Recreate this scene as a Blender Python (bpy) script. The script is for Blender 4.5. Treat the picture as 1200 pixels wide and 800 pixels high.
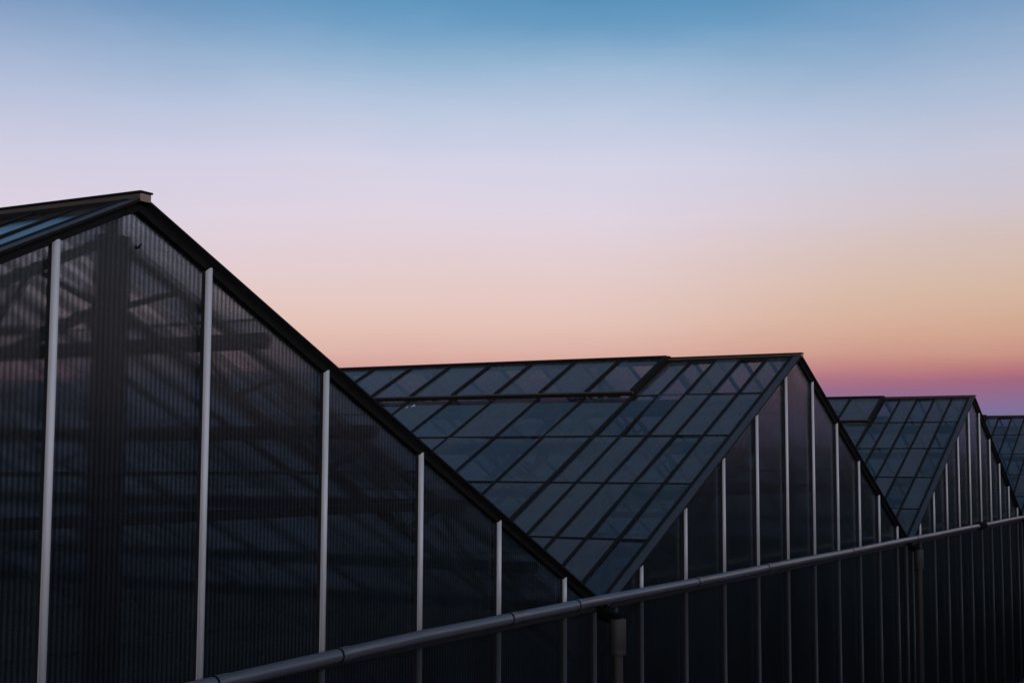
import bpy, bmesh, math, random
from mathutils import Vector, Matrix
R = math.radians
random.seed(7)
for o in list(bpy.data.objects):
    bpy.data.objects.remove(o)
scene = bpy.context.scene
COL = scene.collection

# ------------------------------------------------------------------ camera
cam_d = bpy.data.cameras.new('camera')
cam = bpy.data.objects.new('camera', cam_d)
COL.objects.link(cam)
scene.camera = cam
cam_d.sensor_width = 36.0
cam_d.lens = 48.2165
cam_d.clip_start = 0.05
cam_d.clip_end = 4000
YAW, PITCH, ROLL = R(61.0649), R(5.1458), R(0.2212)
fw = Vector((math.sin(YAW) * math.cos(PITCH), math.cos(YAW) * math.cos(PITCH), math.sin(PITCH)))
rt = Vector((math.cos(YAW), -math.sin(YAW), 0))
up = rt.cross(fw)
cr = rt * math.cos(ROLL) + up * math.sin(ROLL)
cu = -rt * math.sin(ROLL) + up * math.cos(ROLL)
m = Matrix((cr, cu, -fw)).transposed().to_4x4()
m.translation = Vector((-5.870, -5.7438, 4.4))
cam.matrix_world = m

# ------------------------------------------------------------------ world
SUN_AZ = R(217.0)      # measured from +Y towards +X: behind the camera, to its left
SUN_EL = R(6.0)
world = bpy.data.worlds.new('World')
scene.world = world
world.use_nodes = True
wt = world.node_tree
wt.nodes.clear()


def wn(t, **k):
    n = wt.nodes.new(t)
    for a, b in k.items():
        setattr(n, a, b)
    return n


def lin(c):
    return tuple(((v / 255) / 12.92 if v / 255 <= 0.04045 else ((v / 255 + 0.055) / 1.055) ** 2.4) for v in c)


def set_ramp(ramp, stops):
    e = ramp.color_ramp.elements
    while len(e) > 1:
        e.remove(e[-1])
    e[0].position = stops[0][0]
    e[0].color = (*stops[0][1], 1)
    for p_, c_ in stops[1:]:
        n_ = e.new(p_)
        n_.color = (*c_, 1)


tc = wn('ShaderNodeTexCoord')
nrm = wn('ShaderNodeVectorMath', operation='NORMALIZE')
wt.links.new(tc.outputs['Generated'], nrm.inputs[0])
sep = wn('ShaderNodeSeparateXYZ')
wt.links.new(nrm.outputs[0], sep.inputs[0])
asin = wn('ShaderNodeMath', operation='ARCSINE')
wt.links.new(sep.outputs[2], asin.inputs[0])
el01 = wn('ShaderNodeMapRange')
el01.inputs[1].default_value = 0.0
el01.inputs[2].default_value = R(90)


def st(deg, rgb):
    return (max(0.0, deg / 90.0), lin(rgb))


# thin uneven haze: the bands wander a little in height
hz = wn('ShaderNodeTexNoise')
hz.inputs['Scale'].default_value = 1.0
hz.inputs['Detail'].default_value = 5.0
hz.inputs['Roughness'].default_value = 0.55
hv = wn('ShaderNodeVectorMath', operation='MULTIPLY')
hv.inputs[1].default_value = (3.2, 3.2, 11.0)
wt.links.new(nrm.outputs[0], hv.inputs[0])
wt.links.new(hv.outputs[0], hz.inputs['Vector'])
ho = wn('ShaderNodeMapRange')
ho.inputs[1].default_value = 0.2
ho.inputs[2].default_value = 0.8
ho.inputs[3].default_value = -R(0.9)
ho.inputs[4].default_value = R(0.9)
wt.links.new(hz.outputs[0], ho.inputs[0])
ha = wn('ShaderNodeMath', operation='MULTIPLY_ADD')
wt.links.new(sep.outputs[2], ha.inputs[0])
ha.inputs[1].default_value = 3.4
ha.inputs[2].default_value = 0.10
ha.use_clamp = True
hm = wn('ShaderNodeMath', operation='MULTIPLY')
wt.links.new(ho.outputs[0], hm.inputs[0])
wt.links.new(ha.outputs[0], hm.inputs[1])
el2 = wn('ShaderNodeMath', operation='ADD')
wt.links.new(asin.outputs[0], el2.inputs[0])
wt.links.new(hm.outputs[0], el2.inputs[1])
wt.links.new(el2.outputs[0], el01.inputs[0])
HIGH = [st(25, (77, 119, 156)), st(38, (82, 109, 140)), st(70, (60, 83, 112))]
east_a = wn('ShaderNodeValToRGB')
set_ramp(east_a, [st(0.0, (92, 90, 128)), st(1.7, (122, 112, 152)), st(2.5, (142, 112, 152)), st(3.1, (160, 108, 136)),
                  st(3.8, (208, 157, 152)), st(4.6, (220, 177, 167)), st(6.0, (227, 195, 186)), st(7.8, (226, 202, 203)),
                  st(10.2, (222, 210, 224)), st(12.4, (211, 209, 229)), st(14.4, (184, 198, 222)), st(16.4, (145, 178, 208)),
                  st(18.2, (104, 154, 194)), st(19.6, (80, 138, 180))] + HIGH)
wt.links.new(el01.outputs[0], east_a.inputs[0])
east_b = wn('ShaderNodeValToRGB')
set_ramp(east_b, [st(0.0, (84, 84, 122)), st(1.7, (110, 106, 150)), st(2.3, (120, 110, 155)), st(2.9, (138, 104, 142)), st(3.5, (156, 97, 125)),
                  st(4.0, (180, 112, 120)), st(4.6, (197, 142, 130)), st(5.4, (206, 160, 138)), st(7.2, (210, 180, 158)),
                  st(8.8, (208, 186, 178)), st(10.4, (204, 192, 198)), st(12.4, (192, 194, 212)), st(14.6, (166, 182, 208)), st(17.0, (145, 167, 200)), st(19.6, (124, 151, 190))] + HIGH)
wt.links.new(el01.outputs[0], east_b.inputs[0])
ad = wn('ShaderNodeVectorMath', operation='DOT_PRODUCT')
ad.inputs[1].default_value = (math.sin(R(92)), math.cos(R(92)), 0.0)
wt.links.new(nrm.outputs[0], ad.inputs[0])
af = wn('ShaderNodeMapRange', interpolation_type='SMOOTHSTEP')
af.inputs[1].default_value = 0.86
af.inputs[2].default_value = 1.0
wt.links.new(ad.outputs['Value'], af.inputs[0])
east_c = wn('ShaderNodeValToRGB')
set_ramp(east_c, [st(0.0, (92, 90, 128)), st(3.1, (160, 108, 136)), st(4.6, (220, 177, 167)), st(6.0, (227, 195, 186)), st(7.8, (226, 203, 206)),
                  st(10.2, (219, 207, 222)), st(12.4, (206, 203, 224)), st(14.4, (185, 192, 218)), st(16.4, (160, 176, 208)), st(19.6, (118, 145, 186))] + HIGH)
wt.links.new(el01.outputs[0], east_c.inputs[0])
cd = wn('ShaderNodeVectorMath', operation='DOT_PRODUCT')
cd.inputs[1].default_value = (math.sin(R(22)), math.cos(R(22)), 0.0)
wt.links.new(nrm.outputs[0], cd.inputs[0])
cf = wn('ShaderNodeMapRange', interpolation_type='SMOOTHSTEP')
cf.inputs[1].default_value = 0.78
cf.inputs[2].default_value = 0.97
wt.links.new(cd.outputs['Value'], cf.inputs[0])
east_ac = wn('ShaderNodeMixRGB')
wt.links.new(cf.outputs[0], east_ac.inputs[0])
wt.links.new(east_a.outputs[0], east_ac.inputs[1])
wt.links.new(east_c.outputs[0], east_ac.inputs[2])
east = wn('ShaderNodeMixRGB')
wt.links.new(af.outputs[0], east.inputs[0])
wt.links.new(east_ac.outputs[0], east.inputs[1])
wt.links.new(east_b.outputs[0], east.inputs[2])
west = wn('ShaderNodeValToRGB')
set_ramp(west, [(0.0, (0.74, 0.55, 0.54)), (0.05, (0.92, 0.78, 0.82)), (0.12, (0.86, 0.84, 0.98)), (0.22, (0.62, 0.68, 0.80)),
                (0.42, (0.19, 0.25, 0.35)), (0.78, (0.046, 0.084, 0.155))])
wt.links.new(el01.outputs[0], west.inputs[0])
sd = wn('ShaderNodeVectorMath', operation='DOT_PRODUCT')
sd.inputs[1].default_value = (math.sin(SUN_AZ), math.cos(SUN_AZ), 0.0)
wt.links.new(nrm.outputs[0], sd.inputs[0])
wf = wn('ShaderNodeMapRange', interpolation_type='SMOOTHSTEP')
wf.inputs[1].default_value = -0.55
wf.inputs[2].default_value = 0.9
wt.links.new(sd.outputs['Value'], wf.inputs[0])
mixw = wn('ShaderNodeMixRGB')
wt.links.new(wf.outputs[0], mixw.inputs[0])
wt.links.new(east.outputs[0], mixw.inputs[1])
wt.links.new(west.outputs[0], mixw.inputs[2])
# a trace of the physical twilight sky on top of the measured gradient
sky = wn('ShaderNodeTexSky', sky_type='NISHITA')
sky.sun_disc = False
sky.sun_elevation = R(1.0)
sky.sun_rotation = SUN_AZ
addw = wn('ShaderNodeMixRGB', blend_type='ADD')
addw.inputs[0].default_value = 0.01
wt.links.new(mixw.outputs[0], addw.inputs[1])
wt.links.new(sky.outputs[0], addw.inputs[2])
bg = wn('ShaderNodeBackground')
bg.inputs[1].default_value = 1.0
wt.links.new(addw.outputs[0], bg.inputs[0])
wo = wn('ShaderNodeOutputWorld')
wt.links.new(bg.outputs[0], wo.inputs[0])

# ------------------------------------------------------------------ sun (last glow, very soft)
sun_d = bpy.data.lights.new('sun', 'SUN')
sun_d.energy = 0.5
sun_d.angle = R(16)
sun_d.color = (0.97, 0.91, 1.0)
sun = bpy.data.objects.new('sun', sun_d)
COL.objects.link(sun)
sdir = Vector((math.sin(SUN_AZ) * math.cos(SUN_EL), math.cos(SUN_AZ) * math.cos(SUN_EL), math.sin(SUN_EL)))
sun.rotation_euler = (-sdir).to_track_quat('-Z', 'Y').to_euler()
sun.location = sdir * 60

vs = scene.view_settings
vs.view_transform = 'Standard'
vs.look = 'None'
vs.exposure = 0.0
vs.gamma = 1.0
vs.use_curve_mapping = False
scene.render.engine = 'CYCLES'
cy = scene.cycles
cy.max_bounces = 10
cy.diffuse_bounces = 3
cy.glossy_bounces = 3
cy.transmission_bounces = 8
cy.transparent_max_bounces = 64
cy.caustics_reflective = False
cy.caustics_refractive = False

# ------------------------------------------------------------------ materials


class NT:
    def __init__(s, name):
        s.m = bpy.data.materials.new(name)
        s.m.use_nodes = True
        s.t = s.m.node_tree
        s.t.nodes.clear()

    def n(s, typ, ins=None, **k):
        nd = s.t.nodes.new(typ)
        for a, b in k.items():
            setattr(nd, a, b)
        for a, b in (ins or {}).items():
            if isinstance(b, bpy.types.NodeSocket):
                s.t.links.new(b, nd.inputs[a])
            else:
                nd.inputs[a].default_value = b
        return nd

    def math(s, op, a, b=0.0, clamp=False):
        return s.n('ShaderNodeMath', {0: a, 1: b}, operation=op, use_clamp=clamp).outputs[0]

    def out(s, sh):
        o = s.n('ShaderNodeOutputMaterial', {0: sh})
        return s.m


def noise_vec(t, scale, offset=True):
    tcn = t.n('ShaderNodeTexCoord')
    src = tcn.outputs['Object']
    if offset:
        oi = t.n('ShaderNodeObjectInfo')
        r3 = t.n('ShaderNodeVectorMath', {0: oi.outputs['Random'], 1: (37.0, 53.0, 71.0)}, operation='MULTIPLY')
        src = t.n('ShaderNodeVectorMath', {0: src, 1: r3.outputs[0]}, operation='ADD').outputs[0]
    return t.n('ShaderNodeVectorMath', {0: src, 1: scale}, operation='MULTIPLY').outputs[0]


def solid(name, col, rough=0.5, metal=0.0, var=0.25, scale=(3, 3, 3), bump=0.0, spec=0.5, col2=None):
    t = NT(name)
    v = noise_vec(t, scale)
    nz = t.n('ShaderNodeTexNoise', {'Vector': v, 'Scale': 1.0, 'Detail': 6.0, 'Roughness': 0.6})
    rmp = t.n('ShaderNodeMapRange', {0: nz.outputs[0], 1: 0.3, 2: 0.7})
    c2 = col2 if col2 else tuple(c * (1 - var) for c in col)
    mx = t.n('ShaderNodeMixRGB', {0: rmp.outputs[0], 1: (*col, 1), 2: (*c2, 1)})
    b = t.n('ShaderNodeBsdfPrincipled', {'Base Color': mx.outputs[0], 'Roughness': rough, 'Metallic': metal, 'Specular IOR Level': spec})
    if bump:
        bp = t.n('ShaderNodeBump', {'Strength': bump, 'Distance': 0.01, 'Height': nz.outputs[0]})
        t.t.links.new(bp.outputs[0], b.inputs['Normal'])
    return t.out(b.outputs[0])


def schlick(t, f0=0.04, nrm_socket=None):
    g = t.n('ShaderNodeNewGeometry')
    d = t.n('ShaderNodeVectorMath', {0: g.outputs['Incoming'], 1: nrm_socket or g.outputs['Normal']}, operation='DOT_PRODUCT').outputs['Value']
    d = t.math('ABSOLUTE', d)
    d = t.math('SUBTRACT', 1.0, d, True)
    d = t.math('POWER', d, 5.0)
    d = t.math('MULTIPLY', d, 1 - f0)
    return t.math('ADD', d, f0)


def sheet(name, tint, dirt_col, dirt_lo, dirt_hi, nscale, rough, gloss=1.0, translucent=0.5, nscale2=None, blur=0.0, f0=0.04, bump=0.06, rnd=0.14, gtint=(1, 1, 1), edge=0.0):
    """thin clear sheet: clear transmission, Fresnel reflection and a film of dirt"""
    t = NT(name)
    v = noise_vec(t, nscale)
    nz = t.n('ShaderNodeTexNoise', {'Vector': v, 'Scale': 1.0, 'Detail': 7.0, 'Roughness': 0.62, 'Distortion': 0.6})
    v2 = noise_vec(t, nscale2 or tuple(s * 9 for s in nscale))
    nz2 = t.n('ShaderNodeTexNoise', {'Vector': v2, 'Scale': 1.0, 'Detail': 4.0, 'Roughness': 0.6})
    oi = t.n('ShaderNodeObjectInfo')
    a = t.math('MULTIPLY', nz.outputs[0], 0.65)
    b = t.math('MULTIPLY', nz2.outputs[0], 0.35)
    s = t.math('ADD', a, b)
    s = t.math('ADD', s, t.math('MULTIPLY', t.math('SUBTRACT', oi.outputs['Random'], 0.5), rnd))
    if edge:
        # grime gathers along the top and bottom laps of each pane
        oc = t.n('ShaderNodeTexCoord')
        sx = t.n('ShaderNodeSeparateXYZ', {0: oc.outputs['Object']})
        ex = t.n('ShaderNodeMapRange', {0: t.math('ABSOLUTE', sx.outputs[0]), 1: 0.50, 2: 0.70, 3: 0.0, 4: edge * 2})
        s = t.math('ADD', s, t.math('MULTIPLY', ex.outputs[0], nz2.outputs[0]))
    dm = t.n('ShaderNodeMapRange', {0: s, 1: 0.32, 2: 0.70, 3: dirt_lo, 4: dirt_hi})
    tr = t.n('ShaderNodeBsdfTransparent', {0: (*tint, 1)})
    if blur:
        rf = t.n('ShaderNodeBsdfRefraction', {0: (*tint, 1), 'Roughness': 0.20, 'IOR': 1.10})
        tr = t.n('ShaderNodeMixShader', {0: blur, 1: tr.outputs[0], 2: rf.outputs[0]})
    df = t.n('ShaderNodeBsdfDiffuse', {0: (*dirt_col, 1)})
    tl = t.n('ShaderNodeBsdfTranslucent', {0: (*dirt_col, 1)})
    dd = t.n('ShaderNodeMixShader', {0: translucent, 1: df.outputs[0], 2: tl.outputs[0]})
    body = t.n('ShaderNodeMixShader', {0: dm.outputs[0], 1: tr.outputs[0], 2: dd.outputs[0]})
    gl = t.n('ShaderNodeBsdfGlossy', {0: (gloss * gtint[0], gloss * gtint[1], gloss * gtint[2], 1), 'Roughness': rough})
    bp = t.n('ShaderNodeBump', {'Strength': bump, 'Distance': 0.02, 'Height': nz.outputs[0]})
    t.t.links.new(bp.outputs[0], gl.inputs['Normal'])
    fin = t.n('ShaderNodeMixShader', {0: schlick(t, f0), 1: body.outputs[0], 2: gl.outputs[0]})
    return t.out(fin.outputs[0])


M = {}
M['glass'] = sheet('roof_glass', (0.66, 0.68, 0.71), (0.48, 0.48, 0.50), 0.02, 0.62, (1.3, 2.2, 1.3), 0.08, gloss=0.76, nscale2=(5, 16, 5), translucent=0.84, bump=0.22, rnd=0.55, edge=0.16)
M['poly'] = sheet('polycarbonate', (0.89, 0.905, 0.915), (0.125, 0.145, 0.158), 0.03, 0.30, (0.8, 1.0, 0.55), 0.20, gloss=0.9, nscale2=(3, 3, 22), translucent=0.55, blur=0.55, f0=0.018, gtint=(0.85, 0.95, 0.98))
M['web'] = sheet('polycarbonate_web', (0.72, 0.74, 0.79), (0.06, 0.07, 0.085), 0.02, 0.08, (2, 2, 2), 0.4, gloss=0.3, translucent=0.8, f0=0.02)
M['rib'] = sheet('polycarbonate_rib', (0.60, 0.62, 0.68), (0.035, 0.048, 0.062), 0.05, 0.16, (0.8, 1.0, 0.55), 0.2, gloss=0.7, translucent=0.6, f0=0.015, gtint=(0.85, 0.95, 0.98))
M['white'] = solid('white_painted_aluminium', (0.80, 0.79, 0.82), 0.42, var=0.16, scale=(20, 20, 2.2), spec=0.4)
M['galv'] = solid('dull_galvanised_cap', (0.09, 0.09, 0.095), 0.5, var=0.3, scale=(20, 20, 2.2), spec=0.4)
M['dark'] = solid('dark_aluminium', (0.028, 0.028, 0.030), 0.55, var=0.4, scale=(6, 2, 6), spec=0.3)
M['black'] = solid('black_rubber_trim', (0.011, 0.011, 0.011), 0.85, var=0.3, scale=(6, 2, 6), spec=0.15)
M['roofbar'] = solid('weathered_roof_bar', (0.010, 0.0095, 0.008), 0.85, var=0.4, scale=(8, 8, 8), spec=0.2)
M['flange'] = solid('grey_rake_flange', (0.06, 0.06, 0.07), 0.6, var=0.3, scale=(3, 8, 3), spec=0.4)
M['ridge'] = solid('brown_ridge_timber', (0.075, 0.056, 0.038), 0.7, var=0.45, scale=(12, 1.5, 12), bump=0.2)
M['block'] = solid('tan_end_block', (0.34, 0.25, 0.19), 0.7, var=0.35, scale=(20, 20, 20))
M['steel'] = solid('dark_painted_steel', (0.022, 0.024, 0.027), 0.6, var=0.3, scale=(4, 4, 4))
M['pipe'] = solid('grey_plastic_pipe', (0.125, 0.127, 0.15), 0.33, var=0.35, scale=(1.2, 9, 9), bump=0.08)
M['ring'] = solid('black_rubber_joint', (0.008, 0.008, 0.008), 0.95, spec=0.05)
M['down'] = solid('brown_plastic_downpipe', (0.055, 0.045, 0.042), 0.6, var=0.3, scale=(9, 9, 1.5))
M['plinth'] = solid('concrete_plinth', (0.20, 0.19, 0.18), 0.85, var=0.35, scale=(1.5, 1.5, 4), bump=0.3)
M['ground'] = solid('rough_grass_ground', (0.030, 0.042, 0.018), 0.95, var=0.5, scale=(0.9, 0.9, 0.9), bump=0.6, spec=0.1, col2=(0.045, 0.036, 0.022))
M['floor'] = solid('dark_soil_floor', (0.035, 0.030, 0.025), 0.95, var=0.4, scale=(0.8, 0.8, 0.8), bump=0.4, spec=0.1)
M['drop'] = solid('bird_dropping_white', (0.75, 0.75, 0.72), 0.8)

# ------------------------------------------------------------------ mesh helpers


def mesh(name, verts, faces, mats, midx=None, smooth=False):
    me = bpy.data.meshes.new(name)
    me.from_pydata(verts, [], faces)
    for mm in mats:
        me.materials.append(M[mm])
    if midx:
        me.polygons.foreach_set('material_index', midx)
    if smooth:
        me.polygons.foreach_set('use_smooth', [True] * len(me.polygons))
    me.update()
    return me


def box_data(x0, x1, y0, y1, z0, z1):
    v = [(x0, y0, z0), (x1, y0, z0), (x1, y1, z0), (x0, y1, z0), (x0, y0, z1), (x1, y0, z1), (x1, y1, z1), (x0, y1, z1)]
    f = [(0, 3, 2, 1), (4, 5, 6, 7), (0, 1, 5, 4), (1, 2, 6, 5), (2, 3, 7, 6), (3, 0, 4, 7)]
    return v, f


def box(name, mat, x0, x1, y0, y1, z0, z1, bevel=0.0):
    v, f = box_data(x0, x1, y0, y1, z0, z1)
    me = mesh(name, v, f, [mat])
    if bevel:
        bm = bmesh.new()
        bm.from_mesh(me)
        bmesh.ops.bevel(bm, geom=bm.edges[:], offset=bevel, segments=2, affect='EDGES', profile=0.6)
        bm.to_mesh(me)
        bm.free()
    return me


def beam_data(a, b, w, h):
    """box from point a to point b, w wide (along Y), h high in the plane"""
    a, b = Vector(a), Vector(b)
    d = (b - a).normalized()
    s = Vector((0, 1, 0)) if abs(d.y) < 0.9 else Vector((1, 0, 0))
    n = d.cross(s).normalized()
    v = []
    for p_ in (a, b):
        for i, j in ((-1, -1), (1, -1), (1, 1), (-1, 1)):
            v.append(tuple(p_ + s * (i * w / 2) + n * (j * h / 2)))
    f = [(0, 1, 2, 3), (7, 6, 5, 4), (0, 4, 5, 1), (1, 5, 6, 2), (2, 6, 7, 3), (3, 7, 4, 0)]
    return v, f


def beam(name, mat, a, b, w, h):
    v, f = beam_data(a, b, w, h)
    me = mesh(name, v, f, [mat])
    bm = bmesh.new()
    bm.from_mesh(me)
    bmesh.ops.recalc_face_normals(bm, faces=bm.faces[:])
    bm.to_mesh(me)
    bm.free()
    return me


def tube(name, mat, prof, axis='Z', seg=24):
    """lathe: prof = [(s, r)] along the axis, closed ends"""
    v, f = [], []
    for s, r in prof:
        for k in range(seg):
            a = 2 * math.pi * k / seg
            c, d = r * math.cos(a), r * math.sin(a)
            v.append((c, d, s) if axis == 'Z' else (s, c, d))
    for i in range(len(prof) - 1):
        for k in range(seg):
            k2 = (k + 1) % seg
            f.append((i * seg + k, i * seg + k2, (i + 1) * seg + k2, (i + 1) * seg + k))
    f.append(tuple(range(seg))[::-1])
    f.append(tuple((len(prof) - 1) * seg + k for k in range(seg)))
    me = mesh(name, v, f, [mat])
    bm = bmesh.new()
    bm.from_mesh(me)
    bmesh.ops.recalc_face_normals(bm, faces=bm.faces[:])
    for e in bm.edges:
        if len(e.link_faces) == 2 and e.calc_face_angle(0) < 0.6:
            e.smooth = True
        else:
            e.smooth = False
    for fc in bm.faces:
        fc.smooth = True
    bm.to_mesh(me)
    bm.free()
    return me


def ob(name, me, parent=None, loc=(0, 0, 0), rot=None):
    o = bpy.data.objects.new(name, me)
    COL.objects.link(o)
    o.location = loc
    if rot:
        o.rotation_euler = rot
    if parent:
        o.parent = parent
    return o


def thing(name, label, cat, loc=(0, 0, 0), group=None):
    o = bpy.data.objects.new(name, None)
    COL.objects.link(o)
    o.location = loc
    o['label'] = label
    o['category'] = cat
    if group:
        o['group'] = group
    return o


# ------------------------------------------------------------------ dimensions (metres)
W = 12.8                   # one span
HW = W / 2
HT = 5.945                 # top of the rake line at the ridge
TAN = 0.45476
SLOPE = math.atan(TAN)
LS = HW / math.cos(SLOPE)  # length of a roof slope
EAVE = HT - TAN * HW       # 3.03
GZ = -1.3                  # ground level at the foot of the wall
PITCHB = 0.09585 * W       # gable bar spacing
NARROW, WIDE = 0.378, 0.735
Y0 = 0.06                  # first roof bar
NN, NWD = 5, 20
LEN = Y0 + NN * NARROW + NWD * WIDE
BARX = [(j + 0.5) * PITCHB for j in range(-5, 5)]


def rz(x):
    return HT - TAN * abs(x)


# ------------------------------------------------------------------ ground
def ground_mesh():
    ys = [-900, -60, -30, -18, -15, -13.5, -12, -10.5, -9, -7.8, -6.5, -5.2, -4.6, -4.0, -3.4, -2.9, -2.4, -1.9, -1.2, -0.4, 0.6, 8, 20, 60, 900]
    def zz(y):
        u = min(1, max(0, (-y - 2.0) / 3.0))
        w = min(1, max(0, (-y - 7.5) / 7.0))  # unseen crest behind the camera, added to shade the lower gable walls
        return GZ + (2.72 - GZ) * (u * u * (3 - 2 * u)) + 2.8 * (w * w * (3 - 2 * w))
    xs = [-900, -60, -20] + [-16 + 2.0 * i for i in range(60)] + [140, 300, 900]
    v, f = [], []
    for y in ys:
        for x in xs:
            dz = 0.05 * math.sin(x * 0.7 + y) * (1 if -60 < y < -2 else 0)
            v.append((x, y, zz(y) + dz))
    n = len(xs)
    for j in range(len(ys) - 1):
        for i in range(n - 1):
            f.append((j * n + i, j * n + i + 1, (j + 1) * n + i + 1, (j + 1) * n + i))
    return mesh('ground', v, f, ['ground'], smooth=True)


g = ob('ground', ground_mesh())
g['kind'] = 'structure'
fl = ob('greenhouse_floor', mesh('floor', [(-HW, 0, GZ + .012), (4 * W + HW, 0, GZ + .012), (4 * W + HW, LEN, GZ + .012), (-HW, LEN, GZ + .012)], [(0, 1, 2, 3)], ['floor']))
fl['kind'] = 'structure'

# ------------------------------------------------------------------ shared meshes
WEB = 0.038
PY0, PY1 = 0.030, 0.046


def panel_mesh(name, x0, x1, z0, top):
    """multiwall sheet: two skins, closed edges and the upright webs between them"""
    xs = [x0, x1] if not (x0 < 0 < x1) else [x0, 0.0, x1]
    v, f, mi = [], [], []
    for y in (PY0, PY1):
        for x in xs:
            v.append((x, y, z0))
        for x in reversed(xs):
            v.append((x, y, top(x)))
    n = 2 * len(xs)
    f.append(tuple(range(n)))
    f.append(tuple(range(2 * n - 1, n - 1, -1)))
    mi += [0, 0]
    for k in range(n):
        k2 = (k + 1) % n
        f.append((k, k + n, k2 + n, k2))
        mi.append(1)
    c = int((x1 - x0) / WEB)
    for k in range(1, c):
        x = x0 + (x1 - x0) * k / c
        b = len(v)
        v += [(x, PY0, z0), (x, PY1, z0), (x, PY1, top(x)), (x, PY0, top(x))]
        f.append((b, b + 1, b + 2, b + 3))
        mi.append(1)
        # the rounded rib over each web stands 2 mm proud of the outer skin
        b = len(v)
        hw = 0.0095
        for q, yy in ((-hw, PY0 - 0.0002), (-hw * 0.5, PY0 - 0.002), (hw * 0.5, PY0 - 0.002), (hw, PY0 - 0.0002)):
            v += [(x + q, yy, z0 + 0.002), (x + q, yy, top(x + q) - 0.002)]
        for q in range(3):
            f.append((b + 2 * q, b + 2 * q + 2, b + 2 * q + 3, b + 2 * q + 1))
            mi.append(2)
    return mesh(name, v, f, ['poly', 'web', 'rib'], mi)


SPLIT = 3.06
up_b = [-HW + 0.03] + BARX + [HW - 0.03]
up_panels = [panel_mesh('polycarbonate_panel', a + 0.012, b - 0.012, SPLIT + 0.02, lambda x: max(rz(x) - 0.05, SPLIT + 0.03)) for a, b in zip(up_b[1:-2], up_b[2:-1])]
side_top = lambda x: max(rz(x) - 0.05, SPLIT + 0.025)
up_panels += [panel_mesh('polycarbonate_panel', BARX[-1] + 0.012, HW - 0.09, SPLIT + 0.02, side_top), panel_mesh('polycarbonate_panel', -HW + 0.09, BARX[0] - 0.012, SPLIT + 0.02, side_top)]
VB = 6.16
lo_b = [-HW, -VB] + BARX + [VB, HW]
lo_panels = [panel_mesh('polycarbonate_panel', a + 0.012, b - 0.012, GZ + 0.32, lambda x: SPLIT - 0.06) for a, b in zip(lo_b[:-1], lo_b[1:])]


def cap_mesh(z0, z1, w=0.046, mat='white'):
    prof = [(-w / 2, 0.0)] + [(-w / 2 * math.cos(math.pi * q / 8), -0.008 - 0.020 * math.sin(math.pi * q / 8)) for q in range(9)] + [(w / 2, 0.0)]
    v = [(x, y, z0) for x, y in prof] + [(x, y, z1 - 0.018 * (2 * abs(x) / w) ** 3) for x, y in prof]
    n = len(prof)
    f = [(k, (k + 1) % n, (k + 1) % n + n, k + n) for k in range(n)]
    f += [tuple(range(n))[::-1], tuple(range(n, 2 * n))]
    me = mesh('bar_cap', v, f, [mat])
    for q in range(1, 9):
        me.polygons[q].use_smooth = True
    return me


bar_top = {x: rz(x) - 0.055 for x in BARX}
up_bars = {round(abs(x), 3): (box('glazing_bar', 'dark', -0.022, 0.022, 0.0, PY0, SPLIT, bar_top[x] - 0.02), cap_mesh(SPLIT, bar_top[x])) for x in BARX}
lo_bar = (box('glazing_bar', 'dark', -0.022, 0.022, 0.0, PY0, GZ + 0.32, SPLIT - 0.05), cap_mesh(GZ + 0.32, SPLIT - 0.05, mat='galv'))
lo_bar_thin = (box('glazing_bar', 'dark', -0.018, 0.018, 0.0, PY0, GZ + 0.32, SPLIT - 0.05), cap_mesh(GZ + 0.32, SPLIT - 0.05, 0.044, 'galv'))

# roof panes lie in slope space: local x down the slope, local y along the ridge
ROWL = LS / 5


def pane_mesh(w, l):
    v, f = box_data(-l / 2, l / 2, -w / 2, w / 2, -0.003, 0.003)
    return mesh('roof_pane', v, f, ['glass'])


pane_n = pane_mesh(NARROW - 0.03, ROWL - 0.014)
pane_w = pane_mesh(WIDE - 0.03, ROWL - 0.014)
vent_p = pane_mesh(WIDE - 0.04, ROWL - 0.07)
roof_bar = box('roof_bar', 'roofbar', 0.04, LS - 0.02, -0.021, 0.021, -0.045, 0.001)
roof_bar_wide = box('roof_bar', 'roofbar', 0.04, LS - 0.02, -0.030, 0.030, -0.05, 0.008)
roof_bar_low = box('roof_bar', 'roofbar', ROWL + 0.02, LS - 0.02, -0.021, 0.021, -0.045, 0.001)
strip_m = box('row_strip', 'roofbar', -0.011, 0.011, Y0, LEN, 0.004, 0.014)
strip_short = box('row_strip', 'roofbar', -0.011, 0.011, Y0, Y0 + NN * NARROW, 0.004, 0.014)
purlin_m = box('purlin', 'steel', -0.04, 0.04, 0.12, LEN - 0.1, -0.140, -0.055)
flange_m = box('rake_flange', 'flange', 0.0, LS, -0.045, 0.056, -0.006, 0.006)
rake_bar_m = box('rake_bar', 'roofbar', 0.02, LS, 0.057, 0.100, -0.05, 0.012)
rail_m = box('rake_rail', 'black', 0.045, LS - 0.05, 0.000, 0.028, -0.068, -0.008)
edge_cover_m = box('rake_edge_cover', 'black', 0.0, LS, -0.051, -0.0455, -0.010, 0.004)  # added black strip: keeps the flange edge dark where it would catch light
apex_m = mesh('apex_plate', [(x, y, z) for y in (-0.004, 0.027) for x, z in ((-0.10, HT - 0.1215), (0.0, HT - 0.076), (0.10, HT - 0.1215), (0.10, HT - 0.0565), (0.0, HT - 0.011), (-0.10, HT - 0.0565))], [(0, 1, 4, 5), (1, 2, 3, 4), (11, 10, 7, 6), (10, 9, 8, 7)] + [(k, k + 6, (k + 1) % 6 + 6, (k + 1) % 6) for k in range(6)], ['black'])
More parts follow.
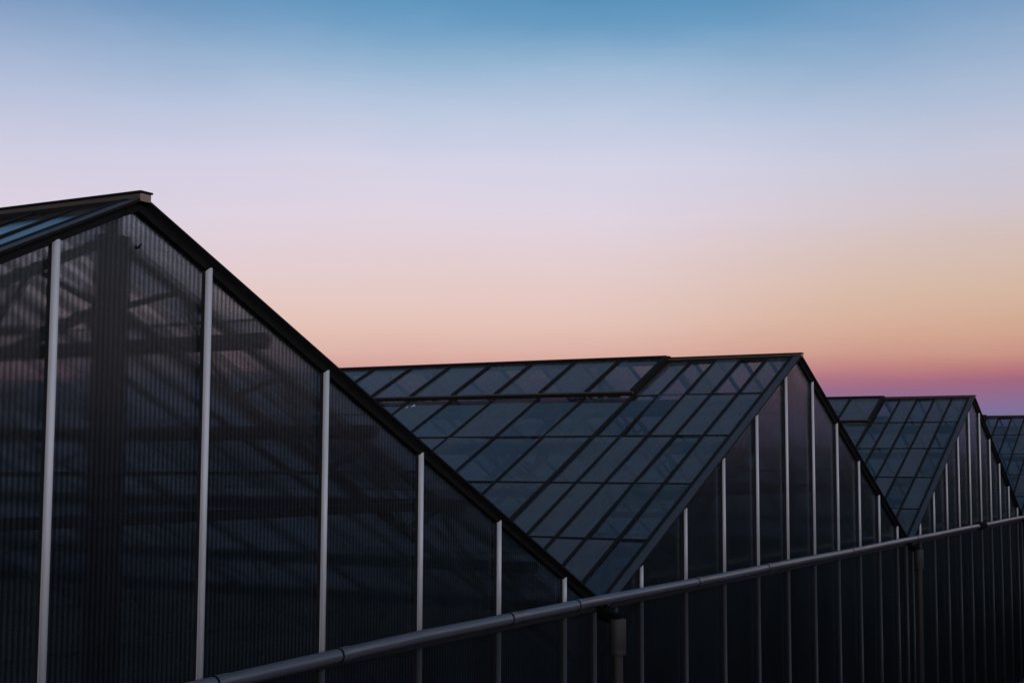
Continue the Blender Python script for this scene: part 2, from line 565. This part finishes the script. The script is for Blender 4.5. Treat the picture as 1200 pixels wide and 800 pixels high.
back_rail = box('rake_rail', 'dark', 0.02, LS - 0.05, LEN + 0.0, LEN + 0.05, -0.13, 0.010)
V0 = Y0 + NN * NARROW
vent_top = box('top_rail', 'roofbar', 0.03, 0.09, V0 + 0.004, LEN, 0.028, 0.082)
vent_bot = box('bottom_rail', 'ridge', ROWL - 0.035, ROWL + 0.012, V0 + 0.004, LEN, 0.024, 0.058)
vent_bot_edge = box('weather_strip', 'roofbar', ROWL + 0.012, ROWL + 0.022, V0 + 0.004, LEN, 0.000, 0.052)
vent_bar = box('vent_bar', 'roofbar', 0.09, ROWL - 0.035, -0.018, 0.018, 0.026, 0.074)
vent_end = box('vent_bar', 'roofbar', 0.09, ROWL - 0.035, -0.026, 0.026, -0.01, 0.080)
ridge_m = box('ridge_beam', 'ridge', -0.040, 0.040, -0.046, LEN, HT - 0.010, HT + 0.020, 0.003)
ridge_dark_strip = box('ridge_dark_strip', 'roofbar', -0.058, 0.058, 0.03, LEN, HT - 0.075, HT - 0.011)  # dark strip along the underside of the ridge beam
ridge_cap = box('ridge_cap', 'roofbar', -0.052, 0.052, -0.064, LEN, HT + 0.021, HT + 0.034, 0.003)
ridge_block = box('end_block', 'block', -0.040, 0.040, -0.060, -0.047, HT - 0.028, HT + 0.018, 0.003)
gutter_prof = [(-0.11, 0.05), (-0.07, -0.09), (0.07, -0.09), (0.11, 0.05), (0.10, 0.05), (0.062, -0.08), (-0.062, -0.08), (-0.10, 0.05)]
gv = [(x, -0.03, z) for x, z in gutter_prof] + [(x, LEN, z) for x, z in gutter_prof]
gf = [(k, (k + 1) % 8, (k + 1) % 8 + 8, k + 8) for k in range(8)] + [(0, 1, 6, 7), (1, 2, 5, 6), (2, 3, 4, 5), (8, 15, 14, 9), (9, 14, 13, 10), (10, 13, 12, 11), (1, 6, 5, 2)]
gutter_m = mesh('gutter', gv, gf, ['dark'])
column_m = box('king_post', 'steel', -0.085, 0.085, 0.13, 0.27, GZ, 5.74, 0.006)
foot_m = box('valley_post', 'steel', -0.06, 0.06, -0.06, 0.06, GZ, EAVE - 0.11)
girt_m = box('wall_girt', 'steel', -3.75, 3.75, 0.06, 0.115, 4.045, 4.115)
girt2_m = box('wall_girt', 'steel', -3.2, 3.2, 0.06, 0.10, 4.33, 4.355)
rail_mid = box('wall_rail', 'dark', -HW, HW, 0.004, 0.07, SPLIT - 0.05, SPLIT + 0.016)
plinth_m = box('plinth', 'plinth', -HW, HW, -0.05, 0.12, GZ - 0.2, GZ + 0.315, 0.006)
back_panels = [panel_mesh('polycarbonate_panel', a + 0.012, b - 0.012, GZ + 0.05, lambda x: max(rz(x) - 0.05, 2.9)) for a, b in zip([-HW] + BARX, BARX + [HW])]

# lattice truss: chords parallel to the roof and zigzag braces between them
UC, LC = 0.22, 0.61


def pt(x, drop):
    return (x, 0.0, rz(x) - drop)


top_ch = {s: beam('top_chord', 'steel', (0.0, 0, HT - UC), (s * (HW - 0.15), 0, EAVE - UC + TAN * 0.15 + 0.05), 0.05, 0.055) for s in (-1, 1)}
bot_ch = {s: beam('bottom_chord', 'steel', (0.0, 0, HT - LC), (s * (HW - 0.25), 0, EAVE - LC + TAN * 0.25), 0.05, 0.055) for s in (-1, 1)}
braces = []
xs_ = [0.05 + 0.52 * k for k in range(12)]
for s in (-1, 1):
    for k in range(11):
        a = pt(s * xs_[k], LC if k % 2 == 0 else UC)
        b = pt(s * xs_[k + 1], UC if k % 2 == 0 else LC)
        braces.append(beam('brace', 'steel', a, b, 0.03, 0.035))
tie_m = beam('tie_rod', 'steel', (-HW + 0.1, 0, EAVE - 0.2), (HW - 0.1, 0, EAVE - 0.2), 0.04, 0.05)
king_m = beam('king_strut', 'steel', (0, 0, HT - 0.06), (0, 0, HT - LC), 0.07, 0.07)


def slope_matrix(side, tdist, y, dz=0.0):
    """side -1: left slope, +1: right slope; tdist down the slope from the ridge line"""
    a = SLOPE
    if side > 0:
        rot = Matrix.Rotation(a, 4, 'Y')
    else:
        rot = Matrix.Rotation(math.pi, 4, 'Z') @ Matrix.Rotation(a, 4, 'Y')
    return rot


def place(o, side, tdist, y, dz=0.0, jitter=0.0):
    a = SLOPE
    c, s_ = math.cos(a), math.sin(a)
    x = side * (tdist * c + dz * s_)
    z = HT - tdist * s_ + dz * c
    o.location = (x, y, z)
    o.rotation_euler = (random.gauss(0, jitter), side * a + random.gauss(0, jitter), 0)
    if side < 0:
        pass
    return o


def mirror_mesh(me):
    m2 = me.copy()
    for v_ in m2.vertices:
        v_.co.x = -v_.co.x
    m2.flip_normals()
    return m2


MIR = {}


def sided(me, side):
    if side > 0:
        return me
    if me.name not in MIR:
        MIR[me.name] = mirror_mesh(me)
    return MIR[me.name]


GH_LABELS = ['nearest greenhouse span, tall ribbed gable filling the left of the picture, post behind its peak',
             'second greenhouse span from the left, whole glass roof slope and gable in the middle',
             'third greenhouse span, smaller steep looking gable with cloudy panels near the right edge',
             'fourth greenhouse span, only a strip of its glass roof showing at the right edge',
             'farthest greenhouse span at the end of the row, beyond the fourth roof']


def greenhouse(k):
    gh = thing('greenhouse', GH_LABELS[k], 'greenhouse', (k * W, 0, 0), 'joined greenhouse spans in a row')
    # gable wall
    for me in up_panels + lo_panels:
        ob('polycarbonate_panel', me, gh, (0, 0, 0), (0, 0, 0))
    for x in BARX:
        bm_, cm_ = up_bars[round(abs(x), 3)]
        b = ob('glazing_bar', bm_, gh, (x, 0, 0))
        ob('bar_cap', cm_, b)
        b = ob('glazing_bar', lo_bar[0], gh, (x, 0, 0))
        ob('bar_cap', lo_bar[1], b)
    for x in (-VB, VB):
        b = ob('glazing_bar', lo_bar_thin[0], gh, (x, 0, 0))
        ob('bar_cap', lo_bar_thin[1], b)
    ob('wall_rail', rail_mid, gh)
    ob('wall_girt', girt_m, gh)
    ob('wall_girt', girt2_m, gh)
    ob('plinth', plinth_m, gh)
    ob('king_post', column_m, gh)
    ob('apex_plate', apex_m, gh)
    # roof
    for side in (-1, 1):
        place(ob('rake_flange', sided(flange_m, side), gh), side, 0, 0)
        place(ob('rake_edge_cover', sided(edge_cover_m, side), gh), side, 0, 0)
        place(ob('rake_bar', sided(rake_bar_m, side), gh), side, 0, 0)
        place(ob('rake_rail', sided(rail_m, side), gh), side, 0, 0)
        place(ob('rake_rail', sided(back_rail, side), gh), side, 0, 0)
        edges = [Y0 + NARROW * i for i in range(NN + 1)] + [V0 + WIDE * (i + 1) for i in range(NWD)]
        for i, y in enumerate(edges):
            if i == 0:
                continue
            me = roof_bar if i < NN else (roof_bar_wide if i == NN else roof_bar_low)
            place(ob('roof_bar', sided(me, side), gh), side, 0, y)
        for r in range(5):
            for i in range(NN + NWD):
                if i >= NN and r == 0:
                    continue
                yc = (edges[i] + edges[i + 1]) / 2
                place(ob('roof_pane', pane_n if i < NN else pane_w, gh), side, ROWL * (r + 0.5), yc, -0.012, 0.006)
        for r in range(1, 5):
            place(ob('row_strip', sided(strip_short if r == 1 else strip_m, side), gh), side, ROWL * r, 0, -0.012)
            place(ob('purlin', sided(purlin_m, side), gh), side, ROWL * r + 0.12, 0)
        vent = place(ob('roof_vent', sided(vent_bot, side), gh), side, 0, 0)
        ob('top_rail', sided(vent_top, side), vent)
        ob('weather_strip', sided(vent_bot_edge, side), vent)
        for i in range(NN, NN + NWD + 1):
            ob('vent_bar', sided(vent_end if i == NN else vent_bar, side), vent, (0, edges[i] + (0.024 if i == NN else 0), 0))
            if i < NN + NWD:
                ob('vent_pane', vent_p, vent, (side * (ROWL / 2 + 0.02), (edges[i] + edges[i + 1]) / 2, 0.045), (random.gauss(0, .0016), random.gauss(0, .0016), 0))
    rb = ob('ridge_beam', ridge_m, gh)
    ob('ridge_cap', ridge_cap, rb)
    ob('ridge_dark_strip', ridge_dark_strip, rb)
    ob('end_block', ridge_block, rb)
    ob('gutter', gutter_m, gh, (HW, 0, EAVE + 0.0))
    # trusses
    for y in [0.20] + [V0 + WIDE * (4 * q + 1.5) for q in range(5)]:
        tr = ob('truss', tie_m if y > 1 else king_m, gh, (0, y, 0))
        if y > 1:
            ob('king_strut', king_m, tr)
        for s in (-1, 1):
            ob('top_chord', top_ch[s], tr)
            ob('bottom_chord', bot_ch[s], tr)
        for me in braces:
            ob('brace', me, tr)
        ob('valley_post', foot_m, gh, (HW, y, 0))
    # far end wall
    for me in back_panels:
        ob('polycarbonate_panel', me, gh, (0, LEN, 0))
    return gh


houses = [greenhouse(k) for k in range(5)]
# side walls of the row's two ends
side_panel = panel_mesh('polycarbonate_panel', 0.02, 1.16, GZ + 0.05, lambda x: EAVE - 0.03)
for gh, x in ((houses[0], -HW), (houses[-1], HW)):
    for i in range(14):
        ob('polycarbonate_panel', side_panel, gh, (x + (0.03 if x > 0 else -0.03), 0.1 + i * 1.18, 0), (0, 0, math.pi / 2))

# ------------------------------------------------------------------ small marks
hk = bmesh.new()
pts = [(0.0, -0.004), (0.016, -0.006), (0.028, 0.000), (0.036, 0.012), (0.044, 0.018)]
vv, ff = [], []
for x, z in pts:
    for i, j in ((-1, -1), (1, -1), (1, 1), (-1, 1)):
        vv.append((x, 0.006 * i, z + 0.006 * j))
for a in range(len(pts) - 1):
    for q in range(4):
        ff.append((a * 4 + q, a * 4 + (q + 1) % 4, a * 4 + 4 + (q + 1) % 4, a * 4 + 4 + q))
ff += [(3, 2, 1, 0), tuple(len(vv) - 4 + q for q in range(4))]
ob('hook', mesh('hook', vv, ff, ['ring']), houses[0], (0.0, 0.015, 5.66))
hk.free()

dv = []
for k in range(9):
    a = 2 * math.pi * k / 9
    r = 0.028 * (1 + 0.5 * math.sin(3 * a + 1))
    dv.append((r * math.cos(a) * 1.3, r * math.sin(a), 0.0))
dv2 = [(x, y, 0.003) for x, y, z in dv]
dm_ = mesh('droppings', dv + dv2, [tuple(range(9))[::-1], tuple(range(9, 18))] + [(k, (k + 1) % 9, (k + 1) % 9 + 9, k + 9) for k in range(9)], ['drop'])
place(ob('droppings', dm_, houses[1]), -1, 1.60, 5.45, -0.0085)
d2 = place(ob('droppings', dm_, houses[1]), -1, 1.66, 5.53, -0.0085)
d2.scale = (0.7, 0.5, 1)

# ------------------------------------------------------------------ rain pipe along the eaves
PZ, PY, PR = 3.16, -0.26, 0.047


def sag(x):
    # the run falls towards its near end and hangs a little between brackets
    return -0.0206 * max(0.0, 2.65 - x) - 0.006 * math.sin(x * 0.55) ** 2


def bend(me):
    for v_ in me.vertices:
        v_.co.z += sag(v_.co.x)
    return me
rp = thing('rain_pipe', 'long grey plastic pipe running level along the gable walls at eaves height', 'pipe', (0, PY, PZ))
joints = [-9.0, -6.2, -3.0, 0.45, 1.68, 4.02, 5.25, 8.17, 10.51, 14.4, 18.58, 24.74, 30.2, 36.0, 42.0, 48.0, 54.0, 59.0]
for a, b in zip(joints[:-1], joints[1:]):
    ob('pipe_section', bend(tube('pipe_section', 'pipe', [(a + 0.006, PR - 0.003), (a + 0.012, PR + 0.0035), (a + 0.12, PR + 0.0035), (a + 0.128, PR)] + [(a + 0.128 + (b - 0.134 - a) * q / 5, PR) for q in range(1, 6)], 'X', 28)), rp)
for j in joints[1:-1]:
    if abs(j - 24.74) < 0.1:
        ob('clamp', bend(tube('clamp', 'ring', [(j - 0.32, PR + 0.004), (j - 0.30, PR + 0.032), (j + 0.30, PR + 0.032), (j + 0.32, PR + 0.004)], 'X', 24)), rp)
    else:
        ob('joint_ring', bend(tube('joint_ring', 'ring', [(j - 0.009, PR - 0.001), (j - 0.006, PR + 0.004), (j + 0.006, PR + 0.004), (j + 0.009, PR - 0.001)], 'X', 24)), rp)
br_m = box('bracket', 'dark', -0.012, 0.012, 0.045, 0.262, -0.06, -0.045)
for k in range(5):
    for x in (-4.294, -1.84, 1.84, 4.294):
        ob('bracket', br_m, rp, (k * W + x, 0, sag(k * W + x) + 0.005))

# ------------------------------------------------------------------ downpipes at the valleys
DL = ['thick brown downpipe below the pipe in the dark valley left of the middle gable',
      'slim brown downpipe with collar below the valley between second and third gable',
      'far downpipe under the valley right of the third gable',
      'farthest downpipe under the valley before the last gable']
for k in range(4):
    x = k * W + 6.27
    d = thing('downpipe', DL[k], 'downpipe', (x, -0.2, 0), 'downpipes at the greenhouse valleys')
    ob('pipe', tube('pipe', 'down', [(GZ - 0.05, 0.05), (2.66, 0.05)], 'Z', 24), d)
    ob('collar', tube('collar', 'down', [(2.60, 0.052), (2.605, 0.076), (2.64, 0.08), (2.66, 0.076), (2.67, 0.079), (2.93, 0.079), (2.94, 0.074)], 'Z', 28), d)
    ob('outlet_elbow', beam('outlet_elbow', 'ring', (0.02, 0.20, 2.99), (0.0, 0.0, 2.93), 0.11, 0.10), d)
